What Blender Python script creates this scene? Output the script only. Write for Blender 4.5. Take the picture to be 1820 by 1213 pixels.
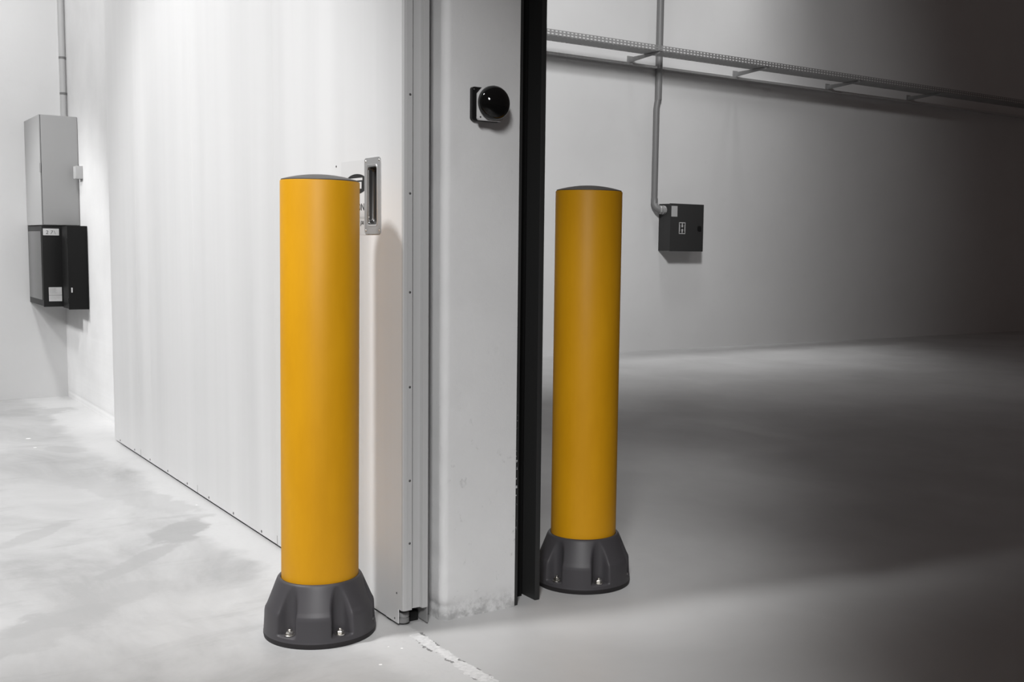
import bpy, bmesh, math, random
from mathutils import Vector, Matrix, noise
for o in list(bpy.data.objects): bpy.data.objects.remove(o, do_unlink=True)
SC = bpy.context.scene
COL = SC.collection
PI = math.pi
random.seed(4)

# ------------------------------------------------------------------ camera
cam_data = bpy.data.cameras.new('camera')
cam = bpy.data.objects.new('camera', cam_data); COL.objects.link(cam)
RIGHT = Vector((0.82055308, -0.57135406, 0.01572186))
DOWN = Vector((-0.04362127, -0.09002571, -0.9949837))
FWD = Vector((0.56990335, 0.81575113, -0.09879407))
cam.matrix_world = Matrix(((RIGHT.x, -DOWN.x, -FWD.x, 0), (RIGHT.y, -DOWN.y, -FWD.y, 0),
                           (RIGHT.z, -DOWN.z, -FWD.z, 1.0), (0, 0, 0, 1)))
cam_data.sensor_width = 36.0
cam_data.lens = 36.0 * 1958.0 / 1820.0
cam_data.shift_x = (910.0 - 1014.98) / 1820.0
cam_data.shift_y = (631.275 - 606.5) / 1820.0
cam_data.clip_start = 0.05
SC.camera = cam

# ------------------------------------------------------------------ world, lights, exposure
SC.view_settings.view_transform = 'Standard'
SC.view_settings.look = 'None'
SC.view_settings.gamma = 1.0
SC.view_settings.use_curve_mapping = False
SC.view_settings.exposure = 0.0
world = bpy.data.worlds.new('hall_ambient'); SC.world = world
world.use_nodes = True
bg = world.node_tree.nodes['Background']
bg.inputs[0].default_value = (0.0488, 0.0397, 0.0378, 1)
bg.inputs[1].default_value = 1.0

def spot(name, loc, aim, watts, half_deg, blend, radius=0.2):
    d = bpy.data.lights.new(name, 'SPOT')
    d.energy = watts; d.spot_size = math.radians(2 * half_deg); d.spot_blend = blend
    d.shadow_soft_size = radius
    o = bpy.data.objects.new(name, d); COL.objects.link(o)
    o.location = loc
    v = Vector(aim) - Vector(loc)
    o.rotation_euler = v.to_track_quat('-Z', 'Y').to_euler()
    return o

def area(name, loc, aim, watts, sx, sy, spread=180):
    d = bpy.data.lights.new(name, 'AREA')
    d.shape = 'RECTANGLE'; d.size = sx; d.size_y = sy
    d.energy = watts; d.spread = math.radians(spread)
    o = bpy.data.objects.new(name, d); COL.objects.link(o)
    o.location = loc
    v = Vector(aim) - Vector(loc)
    o.rotation_euler = v.to_track_quat('-Z', 'Y').to_euler()
    return o

# unseen spots added in both halls, cones shaped for brightness and right-hand fade
#LB
spot('corner_fill', (-0.9, 5.4, 3.6), (1.0, 6.6, 1.0), 195, 62, 0.8, 0.2)
spot('far_hall_fill', (3.2, 3.6, 4.6), (5.4, 8.2, 1.4), 136, 36, 1, 0.3)
spot('far_wall_fill', (6.0, 7.93, 5.4), (6.2, 8.1, 0), 48, 38, 1, 0.05)
spot('far_floor_fill', (6.2, 6.8, 5.0), (6.4, 6.9, 0), 166, 34, 1, 0.4)
spot('far_hall_fill', (3.2, 3.6, 4.0), (5.0, 8.2, 2.6), 509, 32, 0.8, 0.3)
spot('far_wall_fill', (8.2, 7.8, 5.4), (7.6, 8.15, 0), 129, 28, 1, 0.25)
spot('hall_back_fill', (-0.6, -0.5, 2.6), (0.4, 2.7, 0.4), 278, 30, 0.6, 0.3)
spot('hall_back_fill', (-1.2, -0.9, 3.2), (0.7, 3.0, 0.2), 234, 20, 0.6, 0.2)
spot('corner_fill', (-1.5, 7.1, 2.6), (1.35, 6.85, 0.7), 320, 17, 0.6, 0.2)
spot('threshold_fill', (0.2, 0.5, 4.2), (1.25, 2.0, 0), 195, 11, 0.6, 0.2)
spot('far_hall_fill', (2.4, 2.2, 5.2), (4.9, 8.2, 3.0), 714, 34, 0.5, 0.25)
spot('far_floor_fill', (2.8, 3.6, 5.0), (2.75, 3.9, 0), 141, 14, 1, 0.3)
spot('corner_fill', (0.2, 5.0, 4.4), (0.6, 7.4, 1.0), 281, 32, 0.8, 0.2)
spot('far_wall_fill', (7.5, 7.82, 5.4), (7.3, 8.12, 0), 209, 26, 1, 0.25)
spot('door_key_spot', (-1.4, 3.25, 4.4), (1.0, 4.0, 0.9), 850, 25, 0.5, 0.3)
spot('far_floor_fill', (2.5, 2.9, 4.6), (2.1, 2.75, 0), 202, 9, 1, 0.3)
#LE

# ------------------------------------------------------------------ materials
def mat(name, col, rough=0.5, metal=0.0, spec=0.5):
    m = bpy.data.materials.new(name); m.use_nodes = True
    b = m.node_tree.nodes['Principled BSDF']
    b.inputs['Base Color'].default_value = (*col, 1) if len(col) == 3 else col
    b.inputs['Roughness'].default_value = rough
    b.inputs['Metallic'].default_value = metal
    b.inputs['Specular IOR Level'].default_value = spec
    return m

class NT:
    """tiny node helper"""
    def __init__(s, m):
        s.m = m; s.nt = m.node_tree; s.b = s.nt.nodes['Principled BSDF']
    def n(s, t, **k):
        x = s.nt.nodes.new(t)
        for a, v in k.items(): setattr(x, a, v)
        return x
    def l(s, a, b): s.nt.links.new(a, b)
    def coord(s):
        return s.n('ShaderNodeTexCoord').outputs['Object']
    def mapped(s, scale=(1, 1, 1), loc=(0, 0, 0), rot=(0, 0, 0), src=None):
        mp = s.n('ShaderNodeMapping'); mp.inputs['Scale'].default_value = scale
        mp.inputs['Location'].default_value = loc; mp.inputs['Rotation'].default_value = rot
        s.l(src or s.coord(), mp.inputs['Vector']); return mp.outputs['Vector']
    def noise(s, vec, scale, detail=4, rough=0.55, dist=0.0):
        x = s.n('ShaderNodeTexNoise'); s.l(vec, x.inputs['Vector'])
        x.inputs['Scale'].default_value = scale; x.inputs['Detail'].default_value = detail
        x.inputs['Roughness'].default_value = rough; x.inputs['Distortion'].default_value = dist
        return x.outputs['Fac']
    def ramp(s, fac, stops):
        x = s.n('ShaderNodeValToRGB'); s.l(fac, x.inputs['Fac'])
        e = x.color_ramp.elements
        while len(e) < len(stops): e.new(0.5)
        for el, (p, c) in zip(e, stops):
            el.position = p; el.color = (c, c, c, 1) if not hasattr(c, '__len__') else (*c, 1)
        return x.outputs['Color']
    def mix(s, fac, a, b, mode='MIX'):
        x = s.n('ShaderNodeMix', data_type='RGBA', blend_type=mode)
        for sock, v in ((x.inputs[0], fac), (x.inputs[6], a), (x.inputs[7], b)):
            if hasattr(v, 'links'): s.l(v, sock)
            elif hasattr(v, '__len__'): sock.default_value = (*v, 1)
            elif sock == x.inputs[0]: sock.default_value = v
            else: sock.default_value = (v, v, v, 1)
        return x.outputs[2]
    def math(s, op, a, b=0.0, clamp=False):
        x = s.n('ShaderNodeMath', operation=op, use_clamp=clamp)
        for i, v in enumerate((a, b)):
            if hasattr(v, 'links'): s.l(v, x.inputs[i])
            else: x.inputs[i].default_value = v
        return x.outputs[0]
    def smooth(s, v, a, b):
        x = s.n('ShaderNodeMapRange', interpolation_type='SMOOTHSTEP')
        s.l(v, x.inputs['Value']); x.inputs['From Min'].default_value = a; x.inputs['From Max'].default_value = b
        return x.outputs['Result']
    def bump(s, h, strength=0.2, dist=0.01):
        x = s.n('ShaderNodeBump'); x.inputs['Strength'].default_value = strength
        x.inputs['Distance'].default_value = dist
        s.l(h, x.inputs['Height']); s.l(x.outputs['Normal'], s.b.inputs['Normal'])
    def col(s, c): s.l(c, s.b.inputs['Base Color'])

def painted_wall(name, base, amp, seed):
    m = mat(name, (base,) * 3, 0.75, 0, 0.3); t = NT(m)
    v = t.mapped(loc=(seed, seed * 1.7, 0))
    a = t.noise(v, 0.9, 5, 0.6); b = t.noise(v, 9, 4, 0.6)
    c = t.mix(t.ramp(a, [(0.3, 0.0), (0.75, 1.0)]), base * (1 - amp), base * (1 + amp * 0.5))
    c = t.mix(t.ramp(b, [(0.62, 0.0), (0.8, 0.25)]), c, base * 0.85)
    t.col(c); t.bump(t.noise(v, 60, 4, 0.7), 0.12, 0.004)
    return m

M = {}
M['wall_white'] = painted_wall('white_wall_paint', 0.68, 0.05, 3.0)
M['wall_far'] = painted_wall('far_hall_wall_paint', 0.64, 0.05, 9.0)

def pillar_mat():
    m = mat('scuffed_wall_paint', (0.62,) * 3, 0.65, 0, 0.35); t = NT(m)
    co = t.coord(); sep = t.n('ShaderNodeSeparateXYZ'); t.l(co, sep.inputs[0])
    v = t.mapped(src=co)
    a = t.noise(v, 3.0, 5, 0.6)
    c = t.mix(t.ramp(a, [(0.35, 0.0), (0.7, 1.0)]), 0.64, 0.70)
    sc = t.noise(t.mapped((1, 1, 0.7), (4, 2, 1), (0, 0.5, 0), src=co), 30, 5, 0.7)
    low = t.smooth(sep.outputs[2], 0.75, 0.1)
    marks = t.math('MULTIPLY', t.smooth(sc, 0.62, 0.72), t.math('ADD', t.math('MULTIPLY', low, 0.4), 0.06))
    marks = t.math('MULTIPLY', marks, t.smooth(sep.outputs[1], 3.4, 2.8))
    c = t.mix(marks, c, 0.22)
    dirt = t.math('MULTIPLY', t.smooth(sep.outputs[2], 0.075, 0.0), t.smooth(t.noise(v, 24, 5, 0.7), 0.35, 0.6))
    near = t.smooth(sep.outputs[1], 3.4, 2.8)
    dirt = t.math('MULTIPLY', dirt, near)
    c = t.mix(t.math('MULTIPLY', dirt, 0.7), c, 0.28)
    t.col(c); t.bump(t.noise(v, 45, 5, 0.7), 0.2, 0.004)
    return m
M['pillar'] = pillar_mat()

def floor_mat():
    m = mat('polished_concrete', (0.5,) * 3, 0.4, 0, 0.45); t = NT(m)
    co = t.coord(); sep = t.n('ShaderNodeSeparateXYZ'); t.l(co, sep.inputs[0])
    X, Y = sep.outputs[0], sep.outputs[1]
    wob = t.noise(co, 9, 4, 0.6)
    wob2 = t.noise(co, 38, 4, 0.6)
    # near hall: mottled worn concrete
    v1 = t.mapped((0.9, 0.55, 1), (1.2, 0.4, 0), (0, 0, -0.5), src=co)
    big = t.noise(v1, 2.2, 6, 0.62, 0.8)
    c1 = t.ramp(big, [(0.32, 0.37), (0.43, 0.44), (0.52, 0.485), (0.64, 0.53)])
    v2 = t.mapped((0.7, 2.6, 1), (3.1, 1.7, 0), (0, 0, 0.62), src=co)
    st = t.noise(v2, 2.6, 6, 0.65, 0.5)
    c1 = t.mix(t.math('MULTIPLY', t.smooth(st, 0.52, 0.66), 0.42), c1, 0.34)
    band = t.smooth(t.math('ADD', X, t.math('MULTIPLY', t.math('SUBTRACT', t.noise(co, 3.0, 4, 0.6), 0.5), 0.35)), 1.06, 1.14)
    c1 = t.mix(t.math('MULTIPLY', band, 0.7), c1, 0.61)
    fine = t.noise(co, 70, 4, 0.6)
    c1 = t.mix(t.math('MULTIPLY', t.smooth(fine, 0.5, 0.75), 0.25), c1, 0.45)
    # a few stains with a shape of their own: (x, y, rx, ry, rot)
    def blob(x, y, rx, ry, rot, col, amt, c):
        mp = t.n('ShaderNodeMapping', vector_type='TEXTURE')
        mp.inputs['Location'].default_value = (x, y, 0); mp.inputs['Rotation'].default_value = (0, 0, rot)
        mp.inputs['Scale'].default_value = (rx, ry, 1)
        t.l(co, mp.inputs['Vector'])
        s2 = t.n('ShaderNodeSeparateXYZ'); t.l(mp.outputs[0], s2.inputs[0])
        d = t.math('SQRT', t.math('ADD', t.math('POWER', s2.outputs[0], 2), t.math('POWER', s2.outputs[1], 2)))
        d = t.math('ADD', d, t.math('MULTIPLY', t.math('SUBTRACT', wob, 0.5), 1.6))
        return t.mix(t.math('MULTIPLY', t.smooth(d, 1.05, 0.75), amt), c, col)
    for args in [(1.02, 3.80, 0.20, 0.085, 0.9, 0.34, 0.8), (0.86, 3.55, 0.26, 0.05, 0.75, 0.36, 0.7),
                 (0.62, 3.15, 0.30, 0.09, 0.55, 0.38, 0.6), (1.02, 4.45, 0.10, 0.55, 0.25, 0.42, 0.6),
                 (0.98, 5.6, 0.08, 0.12, 0.4, 0.40, 0.6), (0.45, 3.0, 0.25, 0.12, 0.6, 0.36, 0.5),
                 (0.60, 4.0, 0.22, 0.05, 0.8, 0.36, 0.5), (1.05, 6.9, 0.22, 0.18, 0.0, 0.36, 0.55)]:
        c1 = blob(*args, c1)
    # white paint flecks
    for fx, fy, fr in [(0.891, 5.988, 0.012), (0.878, 5.713, 0.008), (1.157, 2.429, 0.0022), (1.18, 2.401, 0.0034), (1.09, 2.332, 0.0042), (1.189, 4.163, 0.004)]:
        vd = t.n('ShaderNodeVectorMath', operation='DISTANCE'); t.l(co, vd.inputs[0]); vd.inputs[1].default_value = (fx, fy, 0)
        c1 = t.mix(t.math('LESS_THAN', vd.outputs['Value'], fr), c1, 0.92)
    # hall behind the opening: smoother, greyer screed
    v3 = t.mapped((1, 1, 1), (7, 3, 0), src=co)
    c2 = t.ramp(t.noise(v3, 1.4, 5, 0.55, 0.4), [(0.3, 0.44), (0.7, 0.53)])
    side = t.math('ADD', X, t.math('MULTIPLY', t.math('SUBTRACT', wob2, 0.5), 0.03))
    c = t.mix(t.math('MULTIPLY', t.smooth(side, 1.262, 1.270), t.math('LESS_THAN', Y, 4.6)), c1, c2)
    c = t.mix(t.math('MULTIPLY', t.math('GREATER_THAN', X, 1.45), t.math('GREATER_THAN', Y, 4.6)), c, c2)
    # filled and chipped joint across the threshold
    wid = t.math('ADD', 0.012, t.math('MULTIPLY', t.math('SUBTRACT', wob, 0.42), 0.06))
    dist = t.math('ABSOLUTE', t.math('SUBTRACT', side, 1.252))
    inj = t.math('LESS_THAN', dist, wid)
    inj = t.math('MULTIPLY', inj, t.math('LESS_THAN', Y, 2.475))
    c = t.mix(inj, c, t.ramp(fine, [(0.3, 0.56), (0.7, 0.78)]))
    edge = t.math('MULTIPLY', t.math('LESS_THAN', t.math('ABSOLUTE', t.math('SUBTRACT', dist, wid)), 0.0035),
                  t.math('GREATER_THAN', t.noise(co, 21, 3, 0.6), 0.53))
    edge = t.math('MULTIPLY', edge, t.math('LESS_THAN', Y, 2.475))
    c = t.mix(t.math('MULTIPLY', edge, 0.8), c, 0.12)
    # grime where walls and door meet the floor
    t.col(c)
    r = t.ramp(big, [(0.3, 0.50), (0.7, 0.34)]); t.l(r, t.b.inputs['Roughness'])
    h = t.math('ADD', t.math('MULTIPLY', fine, 0.4), t.math('MULTIPLY', inj, 0.3))
    t.bump(h, 0.12, 0.004)
    return m
M['floor'] = floor_mat()

def door_mat():
    m = mat('white_door_sheet', (0.74,) * 3, 0.36, 0, 0.5); t = NT(m)
    co = t.coord()
    v = t.mapped((1, 2.2, 0.10), (0, 1, 0), src=co)
    a = t.noise(v, 2.4, 4, 0.5)
    t.col(t.mix(t.ramp(a, [(0.35, 0.0), (0.65, 1.0)]), 0.63, 0.69))
    t.l(t.ramp(a, [(0.3, 0.30), (0.7, 0.44)]), t.b.inputs['Roughness'])
    t.bump(t.noise(t.mapped((1, 3.0, 0.16), src=co), 2.0, 3, 0.5), 0.16, 0.02)
    return m
M['door'] = door_mat()
M['door_edge'] = mat('door_edge_sheet', (0.43,) * 3, 0.5, 0, 0.4)
M['frame_grey'] = mat('grey_frame_paint', (0.28,) * 3, 0.5)

def yellow_mat():
    m = mat('yellow_plastic', (0.72, 0.35, 0.006), 0.5, 0, 0.3); t = NT(m)
    v = t.mapped((1, 1, 0.25)); a = t.noise(v, 14, 4, 0.6)
    t.col(t.mix(t.ramp(a, [(0.35, 0.0), (0.7, 1.0)]), (0.645, 0.305, 0.004), (0.70, 0.340, 0.006)))
    t.bump(t.noise(t.coord(), 300, 2, 0.5), 0.04, 0.001)
    return m
M['yellow'] = yellow_mat()

def dark_plastic(name, c, rough):
    m = mat(name, c, rough, 0, 0.4); t = NT(m)
    t.bump(t.noise(t.coord(), 420, 2, 0.6), 0.10, 0.0008)
    return m
M['base'] = dark_plastic('charcoal_plastic', (0.058, 0.055, 0.060), 0.48)
M['rim'] = dark_plastic('dark_rubber', (0.018, 0.016, 0.017), 0.6)
M['cap'] = dark_plastic('grey_cap_plastic', (0.12, 0.115, 0.11), 0.55)
M['zinc'] = mat('zinc_plated_steel', (0.72, 0.70, 0.66), 0.28, 1.0)
M['steel'] = mat('brushed_steel', (0.46,) * 3, 0.42, 0.6)
M['cup'] = mat('pressed_steel_cup', (0.085,) * 3, 0.32, 0.8)
M['screw'] = mat('dark_screw_steel', (0.10,) * 3, 0.4, 0.6)
M['black'] = mat('black_paint', (0.008,) * 3, 0.45, 0, 0.25)
M['recess_shade'] = mat('recess_shade_black', (0.004,) * 3, 0.7, 0, 0.1)  # shade inside the channel recess, put into a blacker colour
M['jamb_inner'] = mat('black_guide_rubber', (0.007,) * 3, 0.6, 0, 0.15)
M['label_grey'] = mat('grey_label_paper', (0.40,) * 3, 0.7)
M['black_gloss'] = mat('black_gloss_dome', (0.004,) * 3, 0.06, 0, 0.35)
M['bezel'] = mat('pale_grey_plastic', (0.55,) * 3, 0.5)
M['box_pale'] = mat('pale_box_plastic', (0.42,) * 3, 0.5)
M['cabinet'] = mat('grey_enamel', (0.33,) * 3, 0.5)
M['box_dark'] = mat('charcoal_enamel', (0.011,) * 3, 0.5, 0, 0.25)
M['box_black'] = mat('black_enamel', (0.006,) * 3, 0.55, 0, 0.2)
M['smoke'] = mat('smoked_panel', (0.050,) * 3, 0.2, 0, 0.4)
M['paper'] = mat('label_paper', (0.62,) * 3, 0.7)
M['ink'] = mat('black_ink', (0.012,) * 3, 0.6)
M['pencil'] = mat('grey_ink', (0.10,) * 3, 0.6)
M['light_ink'] = mat('pale_ink', (0.50,) * 3, 0.6)
M['sign'] = mat('sign_sheet', (0.60,) * 3, 0.55)
M['hydrant'] = mat('dark_hydrant_enamel', (0.034,) * 3, 0.5, 0, 0.25)
M['pipe'] = mat('grey_conduit', (0.16,) * 3, 0.5)
M['pipe_light'] = mat('pale_grey_conduit', (0.42,) * 3, 0.5)
M['gland'] = mat('grey_gland', (0.30,) * 3, 0.45)
M['galv'] = mat('galvanised_steel', (0.30,) * 3, 0.5, 0.3)
M['rail'] = mat('grey_rail_paint', (0.50,) * 3, 0.6)
M['rubber_wheel'] = mat('grey_roller', (0.22,) * 3, 0.45)

def jamb_mat():
    m = mat('black_steel_paint', (0.026,) * 3, 0.45, 0, 0.3); t = NT(m)
    co = t.coord(); sep = t.n('ShaderNodeSeparateXYZ'); t.l(co, sep.inputs[0])
    n1 = t.noise(co, 85, 3, 0.6)
    low = t.smooth(sep.outputs[2], 0.62, 0.35)
    low = t.math('MULTIPLY', low, t.smooth(sep.outputs[2], 0.20, 0.27))
    k = t.math('MULTIPLY', low, t.math('GREATER_THAN', n1, 0.60))
    # only on the outer lip facing the opening
    k = t.math('MULTIPLY', k, t.math('LESS_THAN', sep.outputs[0], 1.5915))
    t.col(t.mix(k, 0.026, 0.5)); return m
M['jamb'] = jamb_mat()

# ------------------------------------------------------------------ mesh helpers
def link_bm(name, bm, material, parent=None, smooth=None, loc=None):
    me = bpy.data.meshes.new(name)
    bmesh.ops.recalc_face_normals(bm, faces=bm.faces[:])
    bm.to_mesh(me); bm.free()
    o = bpy.data.objects.new(name, me); COL.objects.link(o)
    me.materials.append(material)
    if parent is not None: o.parent = parent
    if loc is not None: o.location = loc
    if smooth is not None:
        for p in me.polygons: p.use_smooth = True
        if smooth < 179: me.set_sharp_from_angle(angle=math.radians(smooth))
    return o

def add_box(bm, x0, x1, y0, y1, z0, z1, bevel=0.0, seg=2):
    r = bmesh.ops.create_cube(bm, size=1.0)
    vs = r['verts']
    for v in vs:
        v.co = Vector(((x0 + x1) / 2 + v.co.x * (x1 - x0), (y0 + y1) / 2 + v.co.y * (y1 - y0),
                       (z0 + z1) / 2 + v.co.z * (z1 - z0)))
    if bevel > 0:
        es = list({e for v in vs for e in v.link_edges})
        bmesh.ops.bevel(bm, geom=es, offset=bevel, segments=seg, profile=0.7, affect='EDGES')
    return bm

def box(name, x0, x1, y0, y1, z0, z1, material, parent=None, bevel=0.0, seg=2):
    """box in world coordinates; made local to the parent empty"""
    bm = bmesh.new(); add_box(bm, x0, x1, y0, y1, z0, z1, bevel, seg)
    return fin(name, bm, material, parent, 40 if bevel else None)

def fin(name, bm, material, parent=None, smooth=None):
    if parent is not None:
        bmesh.ops.translate(bm, vec=-abs_loc(parent), verts=bm.verts[:])
    return link_bm(name, bm, material, parent, smooth)

def abs_loc(o):
    v = Vector((0, 0, 0))
    while o is not None: v = v + o.location; o = o.parent
    return v

def add_cyl(bm, p0, p1, r0, r1=None, seg=24, caps=True):
    p0 = Vector(p0); p1 = Vector(p1); d = p1 - p0
    r1 = r0 if r1 is None else r1
    q = d.to_track_quat('Z', 'Y').to_matrix().to_4x4()
    bmesh.ops.create_cone(bm, cap_ends=caps, segments=seg, radius1=r0, radius2=r1, depth=d.length,
                          matrix=Matrix.Translation((p0 + p1) / 2) @ q)
    return bm

def add_lathe(bm, prof, seg=64, axis_loc=(0, 0, 0), axis=(0, 0, 1), close=True):
    q = Vector(axis).to_track_quat('Z', 'Y').to_matrix()
    rings = []
    for r, z in prof:
        ring = []
        if r < 1e-6:
            ring = [bm.verts.new(Vector(axis_loc) + q @ Vector((0, 0, z)))]
        else:
            for i in range(seg):
                a = 2 * PI * i / seg
                ring.append(bm.verts.new(Vector(axis_loc) + q @ Vector((r * math.cos(a), r * math.sin(a), z))))
        rings.append(ring)
    for A, B in zip(rings, rings[1:]):
        for i in range(seg):
            j = (i + 1) % seg
            if len(A) == 1 and len(B) > 1: bm.faces.new((A[0], B[i], B[j]))
            elif len(B) == 1 and len(A) > 1: bm.faces.new((A[i], A[j], B[0]))
            elif len(A) > 1: bm.faces.new((A[i], A[j], B[j], B[i]))
    return bm

def add_tube(bm, pts, r, seg=20):
    pts = [Vector(p) for p in pts]; rings = []
    up = None
    for i, p in enumerate(pts):
        t = (pts[min(i + 1, len(pts) - 1)] - pts[max(i - 1, 0)]).normalized()
        if up is None: up = t.orthogonal().normalized()
        up = (up - t * up.dot(t)).normalized(); s = t.cross(up)
        rings.append([bm.verts.new(p + (up * math.cos(2 * PI * k / seg) + s * math.sin(2 * PI * k / seg)) * r) for k in range(seg)])
    for A, B in zip(rings, rings[1:]):
        for k in range(seg):
            bm.faces.new((A[k], A[(k + 1) % seg], B[(k + 1) % seg], B[k]))
    bm.faces.new(rings[0][::-1]); bm.faces.new(rings[-1])
    return bm

def add_prism(bm, poly, fixed_axis, a0, a1):
    """extrude a 2D polygon; fixed_axis = axis the polygon is extruded along"""
    def mk(u, v, w):
        return {2: (u, v, w), 1: (u, w, v), 0: (w, u, v)}[fixed_axis]
    A = [bm.verts.new(mk(u, v, a0)) for u, v in poly]
    B = [bm.verts.new(mk(u, v, a1)) for u, v in poly]
    n = len(poly)
    for i in range(n): bm.faces.new((A[i], A[(i + 1) % n], B[(i + 1) % n], B[i]))
    bm.faces.new(A[::-1]); bm.faces.new(B)
    return bm

def rounded_rect(u0, u1, v0, v1, r, seg=5):
    out = []
    for cu, cv, a0 in ((u1 - r, v1 - r, 0), (u0 + r, v1 - r, 90), (u0 + r, v0 + r, 180), (u1 - r, v0 + r, 270)):
        for k in range(seg + 1):
            a = math.radians(a0 + 90 * k / seg); out.append((cu + r * math.cos(a), cv + r * math.sin(a)))
    return out

def empty(name, loc):
    o = bpy.data.objects.new(name, None); COL.objects.link(o); o.location = loc
    o.empty_display_size = 0.1
    return o
def thing(name, label, cat, loc, group=None):
    o = empty(name, loc); return tag(o, label, cat, group)
def tag(o, label, cat, group=None):
    o['label'] = label; o['category'] = cat
    if group: o['group'] = group
    return o
def struct(o): o['kind'] = 'structure'; return o

def text_mesh(name, s, size, material, parent, mat_rows, depth=0.0004, shear=0.0, sx=1.0):
    cu = bpy.data.curves.new(name, 'FONT'); cu.body = s; cu.size = size; cu.extrude = depth; cu.shear = shear
    cu.align_x = 'LEFT'
    tmp = bpy.data.objects.new(name + '_tmp', cu); COL.objects.link(tmp)
    bpy.context.view_layer.update()
    me = bpy.data.meshes.new_from_object(tmp.evaluated_get(bpy.context.evaluated_depsgraph_get()))
    bpy.data.objects.remove(tmp, do_unlink=True); bpy.data.curves.remove(cu)
    me.materials.clear(); me.materials.append(material)
    for v in me.vertices: v.co = Vector((v.co.x * sx, v.co.y, v.co.z))
    me.transform(mat_rows)
    o = bpy.data.objects.new(name, me); COL.objects.link(o); o.parent = parent
    return o
def basis(xdir, ydir, origin):
    x = Vector(xdir); y = Vector(ydir); z = x.cross(y)
    return Matrix(((x.x, y.x, z.x, origin[0]), (x.y, y.y, z.y, origin[1]), (x.z, y.z, z.z, origin[2]), (0, 0, 0, 1)))

# ------------------------------------------------------------------ the setting
TOP = 4.2
struct(box('floor', -7, 18, -6, 8.6, -0.15, 0, M['floor']))
struct(box('wall_left', -7, 1.3565, 7.5, 7.75, 0, TOP, M['wall_white']))
struct(box('wall_back', 1.5, 18, 8.27, 8.52, 0, TOP, M['wall_far']))

# wall with the opening: its rounded, knocked corner faces the camera
bm = bmesh.new()
rad = 0.022
ring = [(1.3550, 8.27), (1.3550, 2.52 + rad)]
arc = []
for k in range(1, 9):
    a = PI + (PI / 2) * k / 9
    arc.append((1.3550 + rad + rad * math.cos(a), 2.52 + rad + rad * math.sin(a)))
ring += arc + [(1.3550 + rad, 2.52)]
for k in range(1, 15): ring.append((1.377 + (1.582 - 1.377) * k / 14, 2.52))
ring.append((1.582, 8.27))
zs = [0.0]
while zs[-1] < 0.5: zs.append(zs[-1] + 0.006)
while zs[-1] < 1.7: zs.append(zs[-1] + 0.02)
zs += [2.2, TOP]
rows = []
for z in zs:
    row = []
    for i, (x, y) in enumerate(ring):
        dx = dy = 0.0
        if 1 <= i <= 10:
            n = noise.fractal(Vector((x * 20, y * 20, z * 14)), 1.0, 2.0, 4)
            k = 0.0016 + 0.005 * math.exp(-z / 0.09)
            off = max(-0.6, min(1.0, n)) * k
            c = noise.noise(Vector((3.3, 1.1, z * 34)))
            if z < 0.22 and c > 0.15: off += 0.007 * (c - 0.15) / 0.5
            dx += off * 0.7; dy += off * 0.7
        elif 11 <= i <= 23:
            n = noise.fractal(Vector((x * 25, 0, z * 25)), 1.0, 2.0, 4)
            dy += max(0, n) * 0.006 * math.exp(-z / 0.045)
        row.append(bm.verts.new((x + dx, y + dy, z)))
    rows.append(row)
for A, B in zip(rows, rows[1:]):
    for i in range(len(A)):
        j = (i + 1) % len(A); bm.faces.new((A[i], A[j], B[j], B[i]))
bm.faces.new(rows[-1]); bm.faces.new(rows[0][::-1])
struct(link_bm('wall_middle', bm, M['pillar'], smooth=40))

# grey angle frame on the wall behind the door, black channel frame on the far lip of the opening
bm = bmesh.new()
add_box(bm, 1.327, 1.3545, 2.590, 2.596, 0.0, 3.0); add_box(bm, 1.3515, 1.3545, 2.596, 2.66, 0.0, 3.0)
struct(link_bm('trim_1', bm, M['frame_grey']))
jam = struct(empty('trim_2', (0, 0, 0)))
bm = bmesh.new(); add_box(bm, 1.5825, 1.5960, 2.527, 2.66, 0.0, 3.2, 0.0015); link_bm('outer_flange', bm, M['jamb'], jam)
bm = bmesh.new(); add_box(bm, 1.5962, 1.6598, 2.64, 2.66, 0.0, 3.2); link_bm('web', bm, M['recess_shade'], jam)
bm = bmesh.new(); add_box(bm, 1.6300, 1.6500, 2.590, 2.6398, 0.0, 3.2, 0.001); link_bm('guide_strip', bm, M['jamb_inner'], jam)
bm = bmesh.new(); add_box(bm, 1.6600, 1.6755, 2.536, 2.66, 0.0, 3.2, 0.0015); link_bm('inner_flange', bm, M['jamb'], jam)
# slim rail on the far wall that carries the tray brackets
struct(box('trim_3', 1.7, 17.9, 8.222, 8.2695, 2.672, 2.692, M['rail']))

# ------------------------------------------------------------------ sliding door
door = struct(empty('door_1', (1.24, 2.54, 0)))
door['label'] = 'wide white sliding fire door with recessed steel handle, left of the wall edge'
seams = [2.5252, 3.437, 4.323, 5.205, 5.715]
box('door_core', 1.2620, 1.3125, 2.62, 5.713, 0.016, 3.0, M['door_edge'], door)
def sheet_with_hole(bm, a, b, z0, z1, hole):
    xs = (1.2400, 1.2424); R_ = []
    for x in xs:
        o_ = [bm.verts.new((x, y, z)) for y, z in ((a, z0), (b, z0), (b, z1), (a, z1))]
        i_ = [bm.verts.new((x, y, z)) for y, z in ((hole[0], hole[2]), (hole[1], hole[2]), (hole[1], hole[3]), (hole[0], hole[3]))]
        R_.append((o_, i_))
        for k in range(4): bm.faces.new((o_[k], o_[(k + 1) % 4], i_[(k + 1) % 4], i_[k]))
    for w in (0, 1):
        for k in range(4): bm.faces.new((R_[0][w][k], R_[0][w][(k + 1) % 4], R_[1][w][(k + 1) % 4], R_[1][w][k]))
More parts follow.
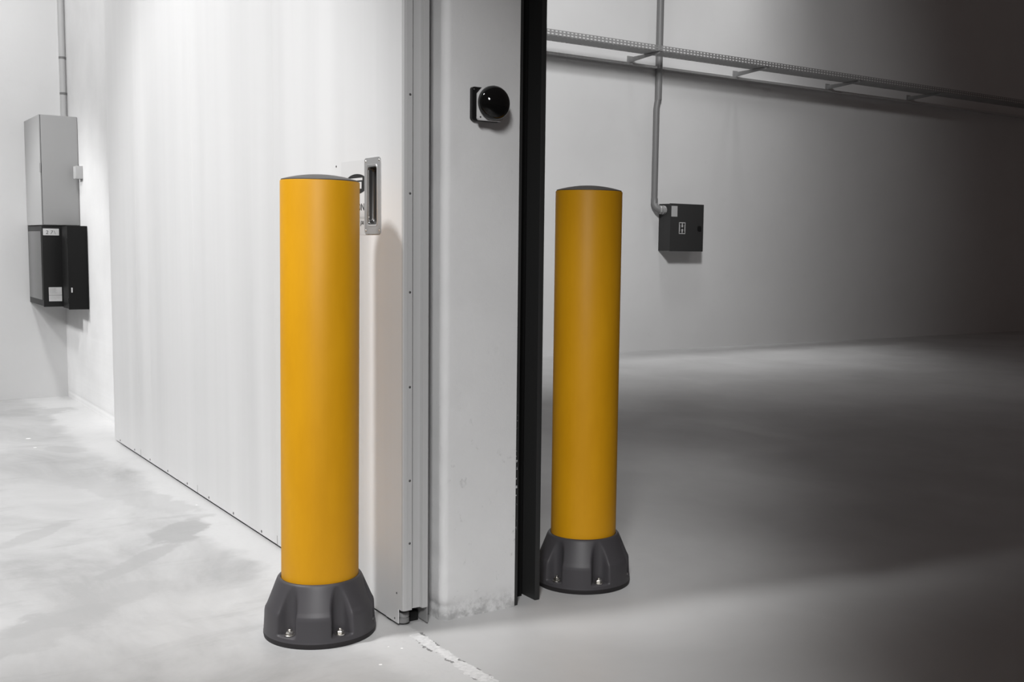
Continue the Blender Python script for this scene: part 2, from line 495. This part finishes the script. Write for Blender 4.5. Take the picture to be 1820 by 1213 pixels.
for a, b in zip(seams, seams[1:]):
    bm = bmesh.new()
    if a < 2.7: sheet_with_hole(bm, a, b - 0.0003, 0.0480, 3.0, (2.6640, 2.7245, 1.0445, 1.2010))
    else: add_box(bm, 1.2400, 1.2424, a + 0.0003, b - 0.0003, 0.0095, 3.0, 0.0004, 1)
    fin('face_sheet', bm, M['door'], door)
for y in seams[1:-1]:
    box('sheet_joint', 1.2396, 1.2400, y - 0.0010, y + 0.0010, 0.0095, 0.040, M['screw'], door)
bm = bmesh.new()
prof = [(1.2402, 2.6190), (1.2402, 2.5250), (1.2412, 2.5222), (1.2440, 2.5200), (1.2520, 2.5190), (1.2526, 2.5200), (1.2672, 2.5200),
        (1.2695, 2.5310), (1.2945, 2.5310), (1.2970, 2.5195), (1.3130, 2.5195), (1.3130, 2.6190)]
add_prism(bm, prof, 2, 0.048, 3.0)
fin('edge_profile', bm, M['door_edge'], door, 25)
bm = bmesh.new(); add_prism(bm, [(1.2402, 2.6190), (1.2402, 2.5450), (1.2424, 2.5450), (1.2424, 2.6190)], 2, 0.0085, 0.0479)
fin('skirt_sheet', bm, M['door'], door)
box('skirt_sheet', 1.2402, 1.2424, 2.6192, 3.4367, 0.0095, 0.0479, M['door'], door)
box('guide_fin', 1.3112, 1.3130, 2.5205, 2.618, 0.006, 0.0479, M['frame_grey'], door)
bm = bmesh.new(); add_lathe(bm, [(0.0, 0.006), (0.0135, 0.006), (0.0155, 0.008), (0.0155, 0.018), (0.0135, 0.0195), (0.0135, 0.021), (0.0155, 0.0225), (0.0155, 0.031), (0.013, 0.034), (0, 0.034)], 32, (1.2610, 2.557, 0))
fin('floor_guide_roller', bm, M['rubber_wheel'], door, 40)
bm = bmesh.new(); add_box(bm, 1.284, 1.308, 2.565, 2.60, 0.0005, 0.026, 0.002); add_box(bm, 1.243, 1.311, 2.60, 2.618, 0.003, 0.0475)  # second box is a dark backing added for the shade inside the notch
fin('guide_bracket_dark_backing', bm, M['box_dark'], door)
def screw(y, z, r=0.0032, x=1.24, nm='screw'):
    bm = bmesh.new(); add_lathe(bm, [(0, 0.0018), (r * 0.55, 0.0016), (r, 0.0004), (r, -0.001)], 14, (x, y, z), (-1, 0, 0))
    return fin(nm, bm, M['screw'], door, 60)
for y in (5.601, 5.318, 5.041, 4.752, 4.464, 4.176, 3.884, 3.588, 3.30, 3.01):
    screw(y, 0.020, 0.0050)
screw(2.553, 0.089, 0.0028); screw(2.565, 0.018, 0.0028, 1.2402); screw(2.935, 1.21, 0.003)
for z in (1.368, 1.124, 0.876, 0.634, 0.391, 0.226):
    bm = bmesh.new(); add_lathe(bm, [(0, 0.0016), (0.0018, 0.0014), (0.0031, 0.0003), (0.0031, -0.001)], 14, (1.2605, 2.5200, z), (0, -1, 0))
    fin('screw', bm, M['screw'], door, 60)

# flush pull handle
X0 = 1.2398
hy0, hy1, hz0, hz1 = 2.6445, 2.7430, 1.022, 1.2215
plate = None
bm = bmesh.new()
outer = rounded_rect(hy0, hy1, hz0, hz1, 0.009, 4)
mid = rounded_rect(2.661, 2.7275, 1.041, 1.2045, 0.010, 4)
inner = rounded_rect(2.6665, 2.7220, 1.047, 1.1985, 0.009, 4)
def ringv(poly, x): return [bm.verts.new((x, y, z)) for y, z in poly]
r0 = ringv(outer, X0); r1 = ringv(outer, X0 - 0.0022); r2 = ringv(mid, X0 - 0.0022); r2b = ringv(rounded_rect(2.6628, 2.7257, 1.0428, 1.2027, 0.010, 4), X0 - 0.0040); r3 = ringv(inner, X0 - 0.0022)
for A, B in ((r0, r1), (r1, r2), (r2, r2b), (r2b, r3)):
    for i in range(len(A)):
        j = (i + 1) % len(A); bm.faces.new((A[i], A[j], B[j], B[i]))
plate = fin('handle_plate', bm, M['steel'], door, 30)
# cup: a pressed recess going into the door leaf
bm = bmesh.new()
rings = []
for sft, dep, rr in ((0, 0, 0.009), (0.0012, 0.0012, 0.009), (0.0022, 0.005, 0.0085), (0.0030, 0.011, 0.008), (0.0045, 0.0150, 0.007), (0.0075, 0.0175, 0.006), (0.011, 0.0182, 0.005)):
    poly = rounded_rect(2.6665 + sft, 2.7220 - sft, 1.047 + 2.2 * sft, 1.1985 - 1.4 * sft, rr, 4)
    rings.append([bm.verts.new((X0 - 0.0022 + dep, y, z)) for y, z in poly])
for A, B in zip(rings, rings[1:]):
    for i in range(len(A)):
        j = (i + 1) % len(A); bm.faces.new((A[i], A[j], B[j], B[i]))
bm.faces.new(rings[-1])
bmesh.ops.translate(bm, vec=-abs_loc(door), verts=bm.verts[:])
cup = link_bm('recessed_grip', bm, M['cup'], plate, 50)
for y, z in ((2.652, 1.213), (2.735, 1.213), (2.652, 1.031), (2.735, 1.031)):
    bm = bmesh.new(); add_lathe(bm, [(0, 0.0018), (0.002, 0.0016), (0.0036, 0.0003), (0.0036, -0.0005)], 16, (X0 - 0.0022, y, z), (-1, 0, 0))
    bmesh.ops.translate(bm, vec=-abs_loc(door), verts=bm.verts[:])
    link_bm('plate_screw', bm, M['zinc'], plate, 60)

# notice sheet on the door, partly under the handle
sg = box('notice_sheet', 1.2394, 1.23995, 2.7200, 2.900, 1.020, 1.219, M['sign'], door)
sg['label'] = 'pale notice with a dark oval emblem and lettering'
DL = abs_loc(door)
def on_sheet(y, z): return (1.2391 - DL.x, y - DL.y, z - DL.z)
bm = bmesh.new()
N = 48; A = []; B = []
for k in range(N):
    a = 2 * PI * k / N
    A.append(bm.verts.new((1.2393, 2.800 + 0.075 * math.cos(a), 1.156 + 0.027 * math.sin(a))))
    B.append(bm.verts.new((1.2388, 2.800 + 0.075 * math.cos(a), 1.156 + 0.027 * math.sin(a))))
for k in range(N): bm.faces.new((A[k], A[(k + 1) % N], B[(k + 1) % N], B[k]))
bm.faces.new(B)
bmesh.ops.translate(bm, vec=-DL, verts=bm.verts[:])
link_bm('oval_emblem', bm, M['ink'], sg)
bm = bmesh.new()
add_box(bm, 1.2384, 1.2388, 2.758, 2.838, 1.1655, 1.172); add_box(bm, 1.2384, 1.2388, 2.764, 2.802, 1.143, 1.161)
bmesh.ops.translate(bm, vec=-DL, verts=bm.verts[:])
link_bm('emblem_bars', bm, M['paper'], sg)
YM = (0, -1, 0); ZU = (0, 0, 1)
text_mesh('lettering', 'ON', 0.027, M['ink'], sg, basis(YM, ZU, on_sheet(2.7920, 1.0850)), sx=1.05)
text_mesh('lettering', 'pa', 0.020, M['pencil'], sg, basis(YM, ZU, on_sheet(2.772, 1.0480)), shear=0.3, sx=1.1)
bm = bmesh.new(); add_box(bm, 1.2390, 1.23935, 2.716, 2.85, 1.064, 1.069)
bmesh.ops.translate(bm, vec=-DL, verts=bm.verts[:]); link_bm('faint_line', bm, M['light_ink'], sg)

# ------------------------------------------------------------------ safety bollards
def groove_profile(z):
    pts = [(0.0, 0.1405), (0.008, 0.1420), (0.013, 0.1420), (0.016, 0.1412), (0.070, 0.1385), (0.078, 0.1368), (0.088, 0.1315),
           (0.140, 0.1095), (0.1465, 0.1065), (0.1500, 0.1035), (0.1512, 0.1000), (0.1500, 0.0975)]
    return pts
def make_base(parent, rot):
    bm = bmesh.new()
    seg = 360
    prof = []
    src = groove_profile(0)
    # dense resample up the outside
    for (z0, r0), (z1, r1) in zip(src, src[1:]):
        n = max(1, int(math.hypot(z1 - z0, r1 - r0) / 0.0022))
        for k in range(n): prof.append((z0 + (z1 - z0) * k / n, r0 + (r1 - r0) * k / n))
    prof.append(src[-1])
    cc, rho, zs = 0.1320, 0.0240, 0.026
    def chan(th):
        best = 9
        s = cc * math.sin(th)
        if abs(s) < rho: best = cc * math.cos(th) - math.sqrt(rho * rho - s * s)
        return best
    R_ = []
    top_start = next(i for i, p in enumerate(prof) if p[0] >= 0.149)
    for i, (z, r) in enumerate(prof):
        row = []
        for k in range(seg):
            th = 2 * PI * k / seg
            g = ((th - rot + PI / 6) % (PI / 3)) - PI / 6
            rr = r
            if i < top_start:
                c = chan(g)
                if c < 9:
                    f = max(0.0, min(1.0, (z - (zs - 0.0012)) / 0.0024))
                    lo = min(r, c)
                    d = r - c      # soft minimum rounds the lips of the channel
                    kk = 0.003
                    h = max(0.0, min(1.0, 0.5 + 0.5 * d / kk))
                    lo = r * (1 - h) + c * h - kk * h * (1 - h)
                    rr = r + (lo - r) * f
            row.append(rr)
        R_.append(row)
    # soften across the lips
    for it in range(2):
        R_ = [[(row[k - 1] + 2 * row[k] + row[(k + 1) % seg]) / 4 for k in range(seg)] for row in R_]
    rings = []
    for (z, r), row in zip(prof, R_):
        rings.append([bm.verts.new((row[k] * math.cos(2 * PI * k / seg), row[k] * math.sin(2 * PI * k / seg), z)) for k in range(seg)])
    for A, B in zip(rings, rings[1:]):
        for k in range(seg): bm.faces.new((A[k], A[(k + 1) % seg], B[(k + 1) % seg], B[k]))
    # inner wall of the socket and the underside
    last = rings[-1]
    low = [bm.verts.new((0.0972 * math.cos(2 * PI * k / seg), 0.0972 * math.sin(2 * PI * k / seg), 0.02)) for k in range(seg)]
    for k in range(seg): bm.faces.new((last[k], last[(k + 1) % seg], low[(k + 1) % seg], low[k]))
    bm.faces.new(low)
    bm.faces.new(rings[0][::-1])
    o = link_bm('base', bm, M['base'], parent, 55)
    o.data.materials.append(M['rim'])
    for p in o.data.polygons:
        if p.center.z < 0.0135 and p.normal.z < 0.5: p.material_index = 1
    return o
def make_bolt(parent):
    bm = bmesh.new()
    add_lathe(bm, [(0, 0.0), (0.0135, 0.0), (0.0135, 0.0022), (0.0128, 0.0028), (0, 0.0028)], 28)
    add_lathe(bm, [(0, 0.0028), (0.0080, 0.0028), (0.0096, 0.0042), (0.0096, 0.009), (0.0082, 0.0105), (0, 0.0105)], 6)
    add_lathe(bm, [(0, 0.0100), (0.0046, 0.0100), (0.0046, 0.0150), (0.0036, 0.0162), (0, 0.0162)], 18)
    return link_bm('anchor_bolt', bm, M['zinc'], parent, 35)
def make_bollard(loc, label, lean):
    t = thing('safety_bollard', label, 'bollard', loc, 'yellow safety bollards')
    H = 1.157
    bm = bmesh.new()
    add_lathe(bm, [(0.0, 0.03), (0.0965, 0.03), (0.0970, 0.032), (0.0970, H - 0.0022), (0.0963, H - 0.0005), (0.0950, H), (0.0925, H), (0.0920, H - 0.004), (0.0, H - 0.004)], 128)
    tube = link_bm('tube', bm, M['yellow'], t, 40)
    bm = bmesh.new()
    prof = [(0.0, H - 0.0038), (0.0915, H - 0.0038), (0.0918, H + 0.0004), (0.0943, H + 0.0005), (0.0945, H + 0.002)]
    R0 = 0.0943; hh = 0.0140
    Rs = (R0 * R0 + hh * hh) / (2 * hh)
    for k in range(13):
        r = R0 * (1 - k / 12.0)
        prof.append((r, H + 0.003 + math.sqrt(Rs * Rs - r * r) - (Rs - hh)))
    add_lathe(bm, prof, 96)
    cap = link_bm('cap', bm, M['cap'], t, 50)
    return t, tube, cap
def copy_tree(o, parent=None):
    c = o.copy(); COL.objects.link(c); c.parent = parent
    for ch in [x for x in bpy.data.objects if x.parent == o]: copy_tree(ch, c)
    return c

b1, tube1, cap1 = make_bollard((0, 0, 0), 'near yellow bollard with charcoal base standing in front of the white sliding door', 0)
base1 = make_base(b1, 0.0)
for k in range(6):
    b = make_bolt(base1); a = k * PI / 3
    b.location = (0.1225 * math.cos(a), 0.1225 * math.sin(a), 0.0265); b.rotation_euler = (0, 0, a + 0.3 * k)
b2 = copy_tree(b1)
b2['label'] = 'farther yellow bollard on charcoal base, standing right of the black steel door frame'
b1.location = (1.060, 2.630, 0); b1.rotation_euler = (0, 0, math.radians(-118.8 + 30))
b2.location = (1.885, 2.620, 0); b2.rotation_euler = (0, 0, math.radians(-133.2 + 30))
# the near tube stands very slightly out of plumb in its socket
axis = Vector((FWD.x, FWD.y, 0)).normalized()
axl = Matrix.Rotation(-b1.rotation_euler.z, 3, 'Z') @ axis
for o in (tube1, cap1):
    o.scale = (1, 1, 0.9931)
    o.rotation_mode = 'QUATERNION'; o.rotation_quaternion = Matrix.Rotation(0.0064, 3, axl).to_quaternion()

# ------------------------------------------------------------------ alarm sounder on the wall edge
s = thing('alarm_sounder', 'glossy black domed alarm unit with pale bezel, mounted on the white wall edge', 'alarm', (1.472, 2.519, 1.36))
bm = bmesh.new(); add_prism(bm, rounded_rect(1.430, 1.516, 1.317, 1.402, 0.006, 3), 1, 2.507, 2.519)
fin('back_plate', bm, M['black'], s, 30)
bm = bmesh.new(); add_prism(bm, rounded_rect(1.437, 1.509, 1.323, 1.395, 0.010, 4), 1, 2.490, 2.507)
fin('housing', bm, M['black'], s, 30)
bm = bmesh.new()
poly = [(1.4325, 1.320), (1.4365, 1.3155), (1.502, 1.3155), (1.507, 1.320), (1.507, 1.382), (1.490, 1.402), (1.450, 1.402), (1.4325, 1.383)]
add_prism(bm, poly, 1, 2.481, 2.490)
bmesh.ops.bevel(bm, geom=[e for e in bm.edges], offset=0.0012, segments=2, affect='EDGES', profile=0.6)
fin('bezel', bm, M['bezel'], s, 40)
bm = bmesh.new()
pr = [(0.0, -0.001), (0.0420, -0.001), (0.0432, 0.0), (0.0440, 0.003), (0.0440, 0.007)]
for k in range(1, 17):
    a = PI / 2 * k / 16; pr.append((0.0440 * math.cos(a) if k < 16 else 0.0, 0.007 + 0.033 * math.sin(a)))
add_lathe(bm, pr, 72, (1.474, 2.480, 1.3605), (0, -1, 0))
fin('dome', bm, M['black_gloss'], s, 50)
for x, z, y in ((1.4355, 1.3955, 2.507), (1.4395, 1.3235, 2.481)):
    bm = bmesh.new(); add_lathe(bm, [(0, 0.0012), (0.0018, 0.001), (0.0024, 0.0), (0.0024, -0.0005)], 12, (x, y, z), (0, -1, 0))
    fin('screw', bm, M['screw'], s, 60)

# ------------------------------------------------------------------ boxes in the left corner
c = thing('electrical_cabinet', 'tall pale grey electrical cabinet mounted high in the left corner', 'cabinet', (1.25, 7.25, 1.07))
box('body', 1.150, 1.3530, 6.998, 7.4995, 1.071, 1.700, M['cabinet'], c, 0.002)
box('door', 1.1575, 1.3530, 6.993, 6.9978, 1.0735, 1.6975, M['cabinet'], c, 0.0012)
box('door_gap_strip', 1.1553, 1.1574, 6.9962, 6.9979, 1.0735, 1.6975, M['black'], c)  # shade of the door gap, put in as a black strip
box('hinge', 1.1470, 1.1540, 6.990, 7.018, 1.375, 1.425, M['frame_grey'], c, 0.001)
j = thing('junction_box', 'small cream junction box on the wall at the right edge of the grey cabinet', 'box', (1.33, 6.9, 1.34))
box('body', 1.318, 1.3548, 6.886, 6.955, 1.340, 1.411, M['box_pale'], j, 0.002)
box('lid', 1.3165, 1.3548, 6.880, 6.8859, 1.339, 1.412, M['box_pale'], j, 0.002)
d = thing('distribution_box', 'charcoal box with smoked side and paper labels, hung under the grey cabinet', 'box', (1.25, 7.2, 0.59))
box('body', 1.152, 1.3530, 7.014, 7.4995, 0.600, 1.066, M['box_dark'], d, 0.003)
box('front_cover', 1.148, 1.2760, 7.000, 7.0135, 0.597, 1.069, M['box_dark'], d, 0.003)
box('smoked_window', 1.1490, 1.1519, 7.045, 7.470, 0.635, 1.035, M['smoke'], d, 0.001)
lb = box('paper_label', 1.1545, 1.2400, 6.9990, 6.9999, 1.012, 1.051, M['paper'], d)
lb['label'] = 'wide paper label with handwritten digits'
DB = abs_loc(d)
for ch, xo, sh in (('2', 1.168, 0.1), ('7', 1.191, 0.2), ('\\', 1.213, 0.0)):
    text_mesh('handwritten_digit', ch, 0.029, M['pencil'], lb, basis((1, 0, 0), (0, 0, 1), (xo - DB.x, 6.9988 - DB.y, 1.0195 - DB.z)), sx=1.05, shear=sh)
lb2 = box('paper_label', 1.1760, 1.2460, 6.9990, 6.9999, 0.629, 0.711, M['paper'], d)
bm = bmesh.new(); add_box(bm, 1.1765, 1.2455, 6.9986, 6.9990, 0.6635, 0.6655)
for k in range(7):
    zz = 0.703 - 0.0045 * k; add_box(bm, 1.180, 1.180 + 0.03 + 0.03 * random.random(), 6.9986, 6.9990, zz, zz + 0.0005)
for k in range(3):
    zz = 0.655 - 0.007 * k; add_box(bm, 1.180, 1.180 + 0.03 + 0.03 * random.random(), 6.9986, 6.9990, zz, zz + 0.0005)
bmesh.ops.translate(bm, vec=-DB, verts=bm.verts[:]); link_bm('printed_lines', bm, M['pencil'], lb2)
k_ = thing('switch_box', 'narrow black switch box on the side wall, right of the charcoal box', 'box', (1.3, 6.9, 0.59))
box('body', 1.252, 1.3545, 6.815, 6.996, 0.592, 1.066, M['box_black'], k_, 0.003)
box('cover', 1.246, 1.3545, 6.800, 6.8148, 0.590, 1.068, M['box_black'], k_, 0.004)
box('toggle', 1.2600, 1.2665, 6.792, 6.7999, 0.688, 0.716, M['bezel'], k_, 0.0015)
for z in (0.98, 0.64): box('hinge', 1.243, 1.254, 6.806, 6.822, z - 0.016, z + 0.016, M['black'], k_, 0.002)

# conduit rising from the grey cabinet
p = thing('conduit', 'thin grey conduit rising from the top of the pale grey cabinet', 'pipe', (1.334, 7.27, 1.70))
bm = bmesh.new(); add_tube(bm, [(1.334, 7.27, 1.7005), (1.334, 7.27, 3.4)], 0.0175, 24); fin('pipe', bm, M['pipe_light'], p, 40)
for z in (2.07, 1.86):
    bm = bmesh.new(); add_cyl(bm, (1.334, 7.27, z - 0.006), (1.334, 7.27, z + 0.006), 0.0195, None, 24)
    add_box(bm, 1.340, 1.3548, 7.262, 7.278, z - 0.006, z + 0.006)
    fin('clip', bm, M['pipe'], p, 40)

# ------------------------------------------------------------------ hydrant cabinet and its conduit on the far wall
h = thing('hydrant_cabinet', 'dark square hydrant cabinet with letter H on the far wall', 'cabinet', (6.98, 8.2, 0.965))
box('body', 6.780, 7.194, 8.112, 8.2695, 0.965, 1.411, M['hydrant'], h, 0.003)
box('door', 6.778, 7.198, 8.096, 8.1110, 0.962, 1.414, M['hydrant'], h, 0.003)
box('paper_label', 6.790, 6.8640, 8.0952, 8.0959, 1.290, 1.3905, M['label_grey'], h)['label'] = 'blank pale label'
hp = box('letter_plate', 6.888, 6.9680, 8.0950, 8.0959, 1.128, 1.238, M['label_grey'], h)
HL = abs_loc(h)
bm = bmesh.new()
for x0 in (6.8985, 6.9365):
    add_box(bm, x0 + 0.0025, x0 + 0.0185, 8.0944, 8.0950, 1.137, 1.229)
    for z0 in (1.137, 1.218): add_box(bm, x0 - 0.003, x0 + 0.0240, 8.0944, 8.0950, z0, z0 + 0.011)
add_box(bm, 6.903, 6.953, 8.0944, 8.0950, 1.176, 1.191)
bmesh.ops.translate(bm, vec=-HL, verts=bm.verts[:]); link_bm('letter_h', bm, M['hydrant'], hp)
bm = bmesh.new(); add_prism(bm, rounded_rect(7.122, 7.163, 1.160, 1.206, 0.008, 3), 1, 8.086, 8.0959)
lk = fin('lock', bm, M['black'], h, 30)
cd = thing('conduit', 'tall dark grey conduit running down the far wall to the hydrant cabinet', 'pipe', (6.705, 8.235, 1.35))
bm = bmesh.new(); add_tube(bm, [(6.712, 8.236, 2.38), (6.715, 8.236, 4.1)], 0.0335, 24); fin('upper_pipe', bm, M['pipe'], cd, 40)
bm = bmesh.new(); add_tube(bm, [(6.694, 8.238, 1.45), (6.695, 8.238, 2.30), (6.700, 8.237, 2.34), (6.710, 8.236, 2.385)], 0.0300, 24); fin('lower_pipe', bm, M['pipe'], cd, 40)
bm = bmesh.new()
pts = [(6.694, 8.236, 1.46)]
for q in range(0, 11):
    a = PI / 2 * q / 10
    pts.append((6.694 + 0.06 * (1 - math.cos(a)), 8.236 - 0.045 * (q / 10.0), 1.41 - 0.06 * math.sin(a)))
add_tube(bm, pts, 0.0325, 24); fin('elbow', bm, M['pipe'], cd, 40)
bm = bmesh.new()
add_cyl(bm, (6.728, 8.196, 1.352), (6.742, 8.190, 1.352), 0.041, None, 12); add_cyl(bm, (6.742, 8.190, 1.352), (6.752, 8.190, 1.352), 0.034, None, 24); add_cyl(bm, (6.752, 8.190, 1.352), (6.7795, 8.190, 1.352), 0.042, 0.042, 12)
fin('gland', bm, M['gland'], cd, 30)

# ------------------------------------------------------------------ cable tray on cantilever brackets
TX0, TX1, TY0, TY1, TZ = 1.8, 15.5, 7.80, 8.035, 2.742
tr = thing('cable_tray', 'long perforated grey cable tray high along the far wall', 'cable tray', (5.0, 7.92, TZ))
def perforated(axis_y, z0, z1, rows, name):
    bm = bmesh.new()
    us = []; u = 4.6
    pitch, hole = 0.040, 0.022
    while u < 13.0: us += [u, u + hole]; u += pitch
    us = [TX0] + us + [TX1]
    vs = [z0]
    step = (z1 - z0) / rows
    for r in range(rows): vs += [z0 + step * r + step * 0.25, z0 + step * r + step * 0.72]
    vs.append(z1)
    grid = [[bm.verts.new((x, axis_y, z)) for z in vs] for x in us]
    for i in range(len(us) - 1):
        for jx in range(len(vs) - 1):
            if i % 2 == 1 and jx % 2 == 1: continue
            bm.faces.new((grid[i][jx], grid[i + 1][jx], grid[i + 1][jx + 1], grid[i][jx + 1]))
    r = bmesh.ops.extrude_face_region(bm, geom=bm.faces[:])
    bmesh.ops.translate(bm, vec=(0, 0.0015, 0), verts=[v for v in r['geom'] if isinstance(v, bmesh.types.BMVert)])
    return fin(name, bm, M['galv'], tr)
perforated(TY0, TZ + 0.001, TZ + 0.047, 2, 'side_flange')
perforated(TY1, TZ + 0.001, TZ + 0.047, 2, 'side_flange')
bm = bmesh.new()
xs = [TX0]; u = 4.6
while u < 13.0: xs += [u, u + 0.024]; u += 0.048
xs.append(TX1)
ys = [TY0, TY0 + 0.02, TY0 + 0.032, TY1 - 0.032, TY1 - 0.02, TY1]
grid = [[bm.verts.new((x, y, TZ)) for y in ys] for x in xs]
for i in range(len(xs) - 1):
    for jx in range(5):
        if i % 2 == 1 and jx in (1, 3): continue
        bm.faces.new((grid[i][jx], grid[i + 1][jx], grid[i + 1][jx + 1], grid[i][jx + 1]))
r = bmesh.ops.extrude_face_region(bm, geom=bm.faces[:])
bmesh.ops.translate(bm, vec=(0, 0, 0.0015), verts=[v for v in r['geom'] if isinstance(v, bmesh.types.BMVert)])
fin('bottom', bm, M['galv'], tr)

def make_bracket():
    t = thing('cantilever_bracket', 'x', 'bracket', (0, 0, 0), 'cantilever brackets under the cable tray')
    bm = bmesh.new()
    # tapering arm: deep at the wall, shallow at the tip
    a = [(8.258, 2.693), (8.258, 2.738), (7.81, 2.7405), (7.81, 2.722)]
    add_prism(bm, a, 0, -0.0175, -0.0145)
    add_box(bm, -0.0175, 0.0175, 7.81, 8.258, 2.7375, 2.7405)
    link_bm('arm', bm, M['galv'], t)
    bm = bmesh.new(); add_box(bm, -0.030, 0.030, 8.2580, 8.2695, 2.6925, 2.756); link_bm('wall_plate', bm, M['galv'], t)
    return t
bx = [(6.385, 'first visible tray bracket, beside the dark conduit where it crosses the tray'),
      (7.712, 'tray bracket halfway along, second to the right of the conduit start, above the hydrant cabinet'),
      (9.047, 'tray bracket farther right, dimly lit, third along the tray'),
      (10.38, 'farthest tray bracket in the dark right end of the tray')]
br = make_bracket()
for i, (x, lab) in enumerate(bx):
    o = br if i == 0 else copy_tree(br)
    o.location = (x, 0, 0); o['label'] = lab
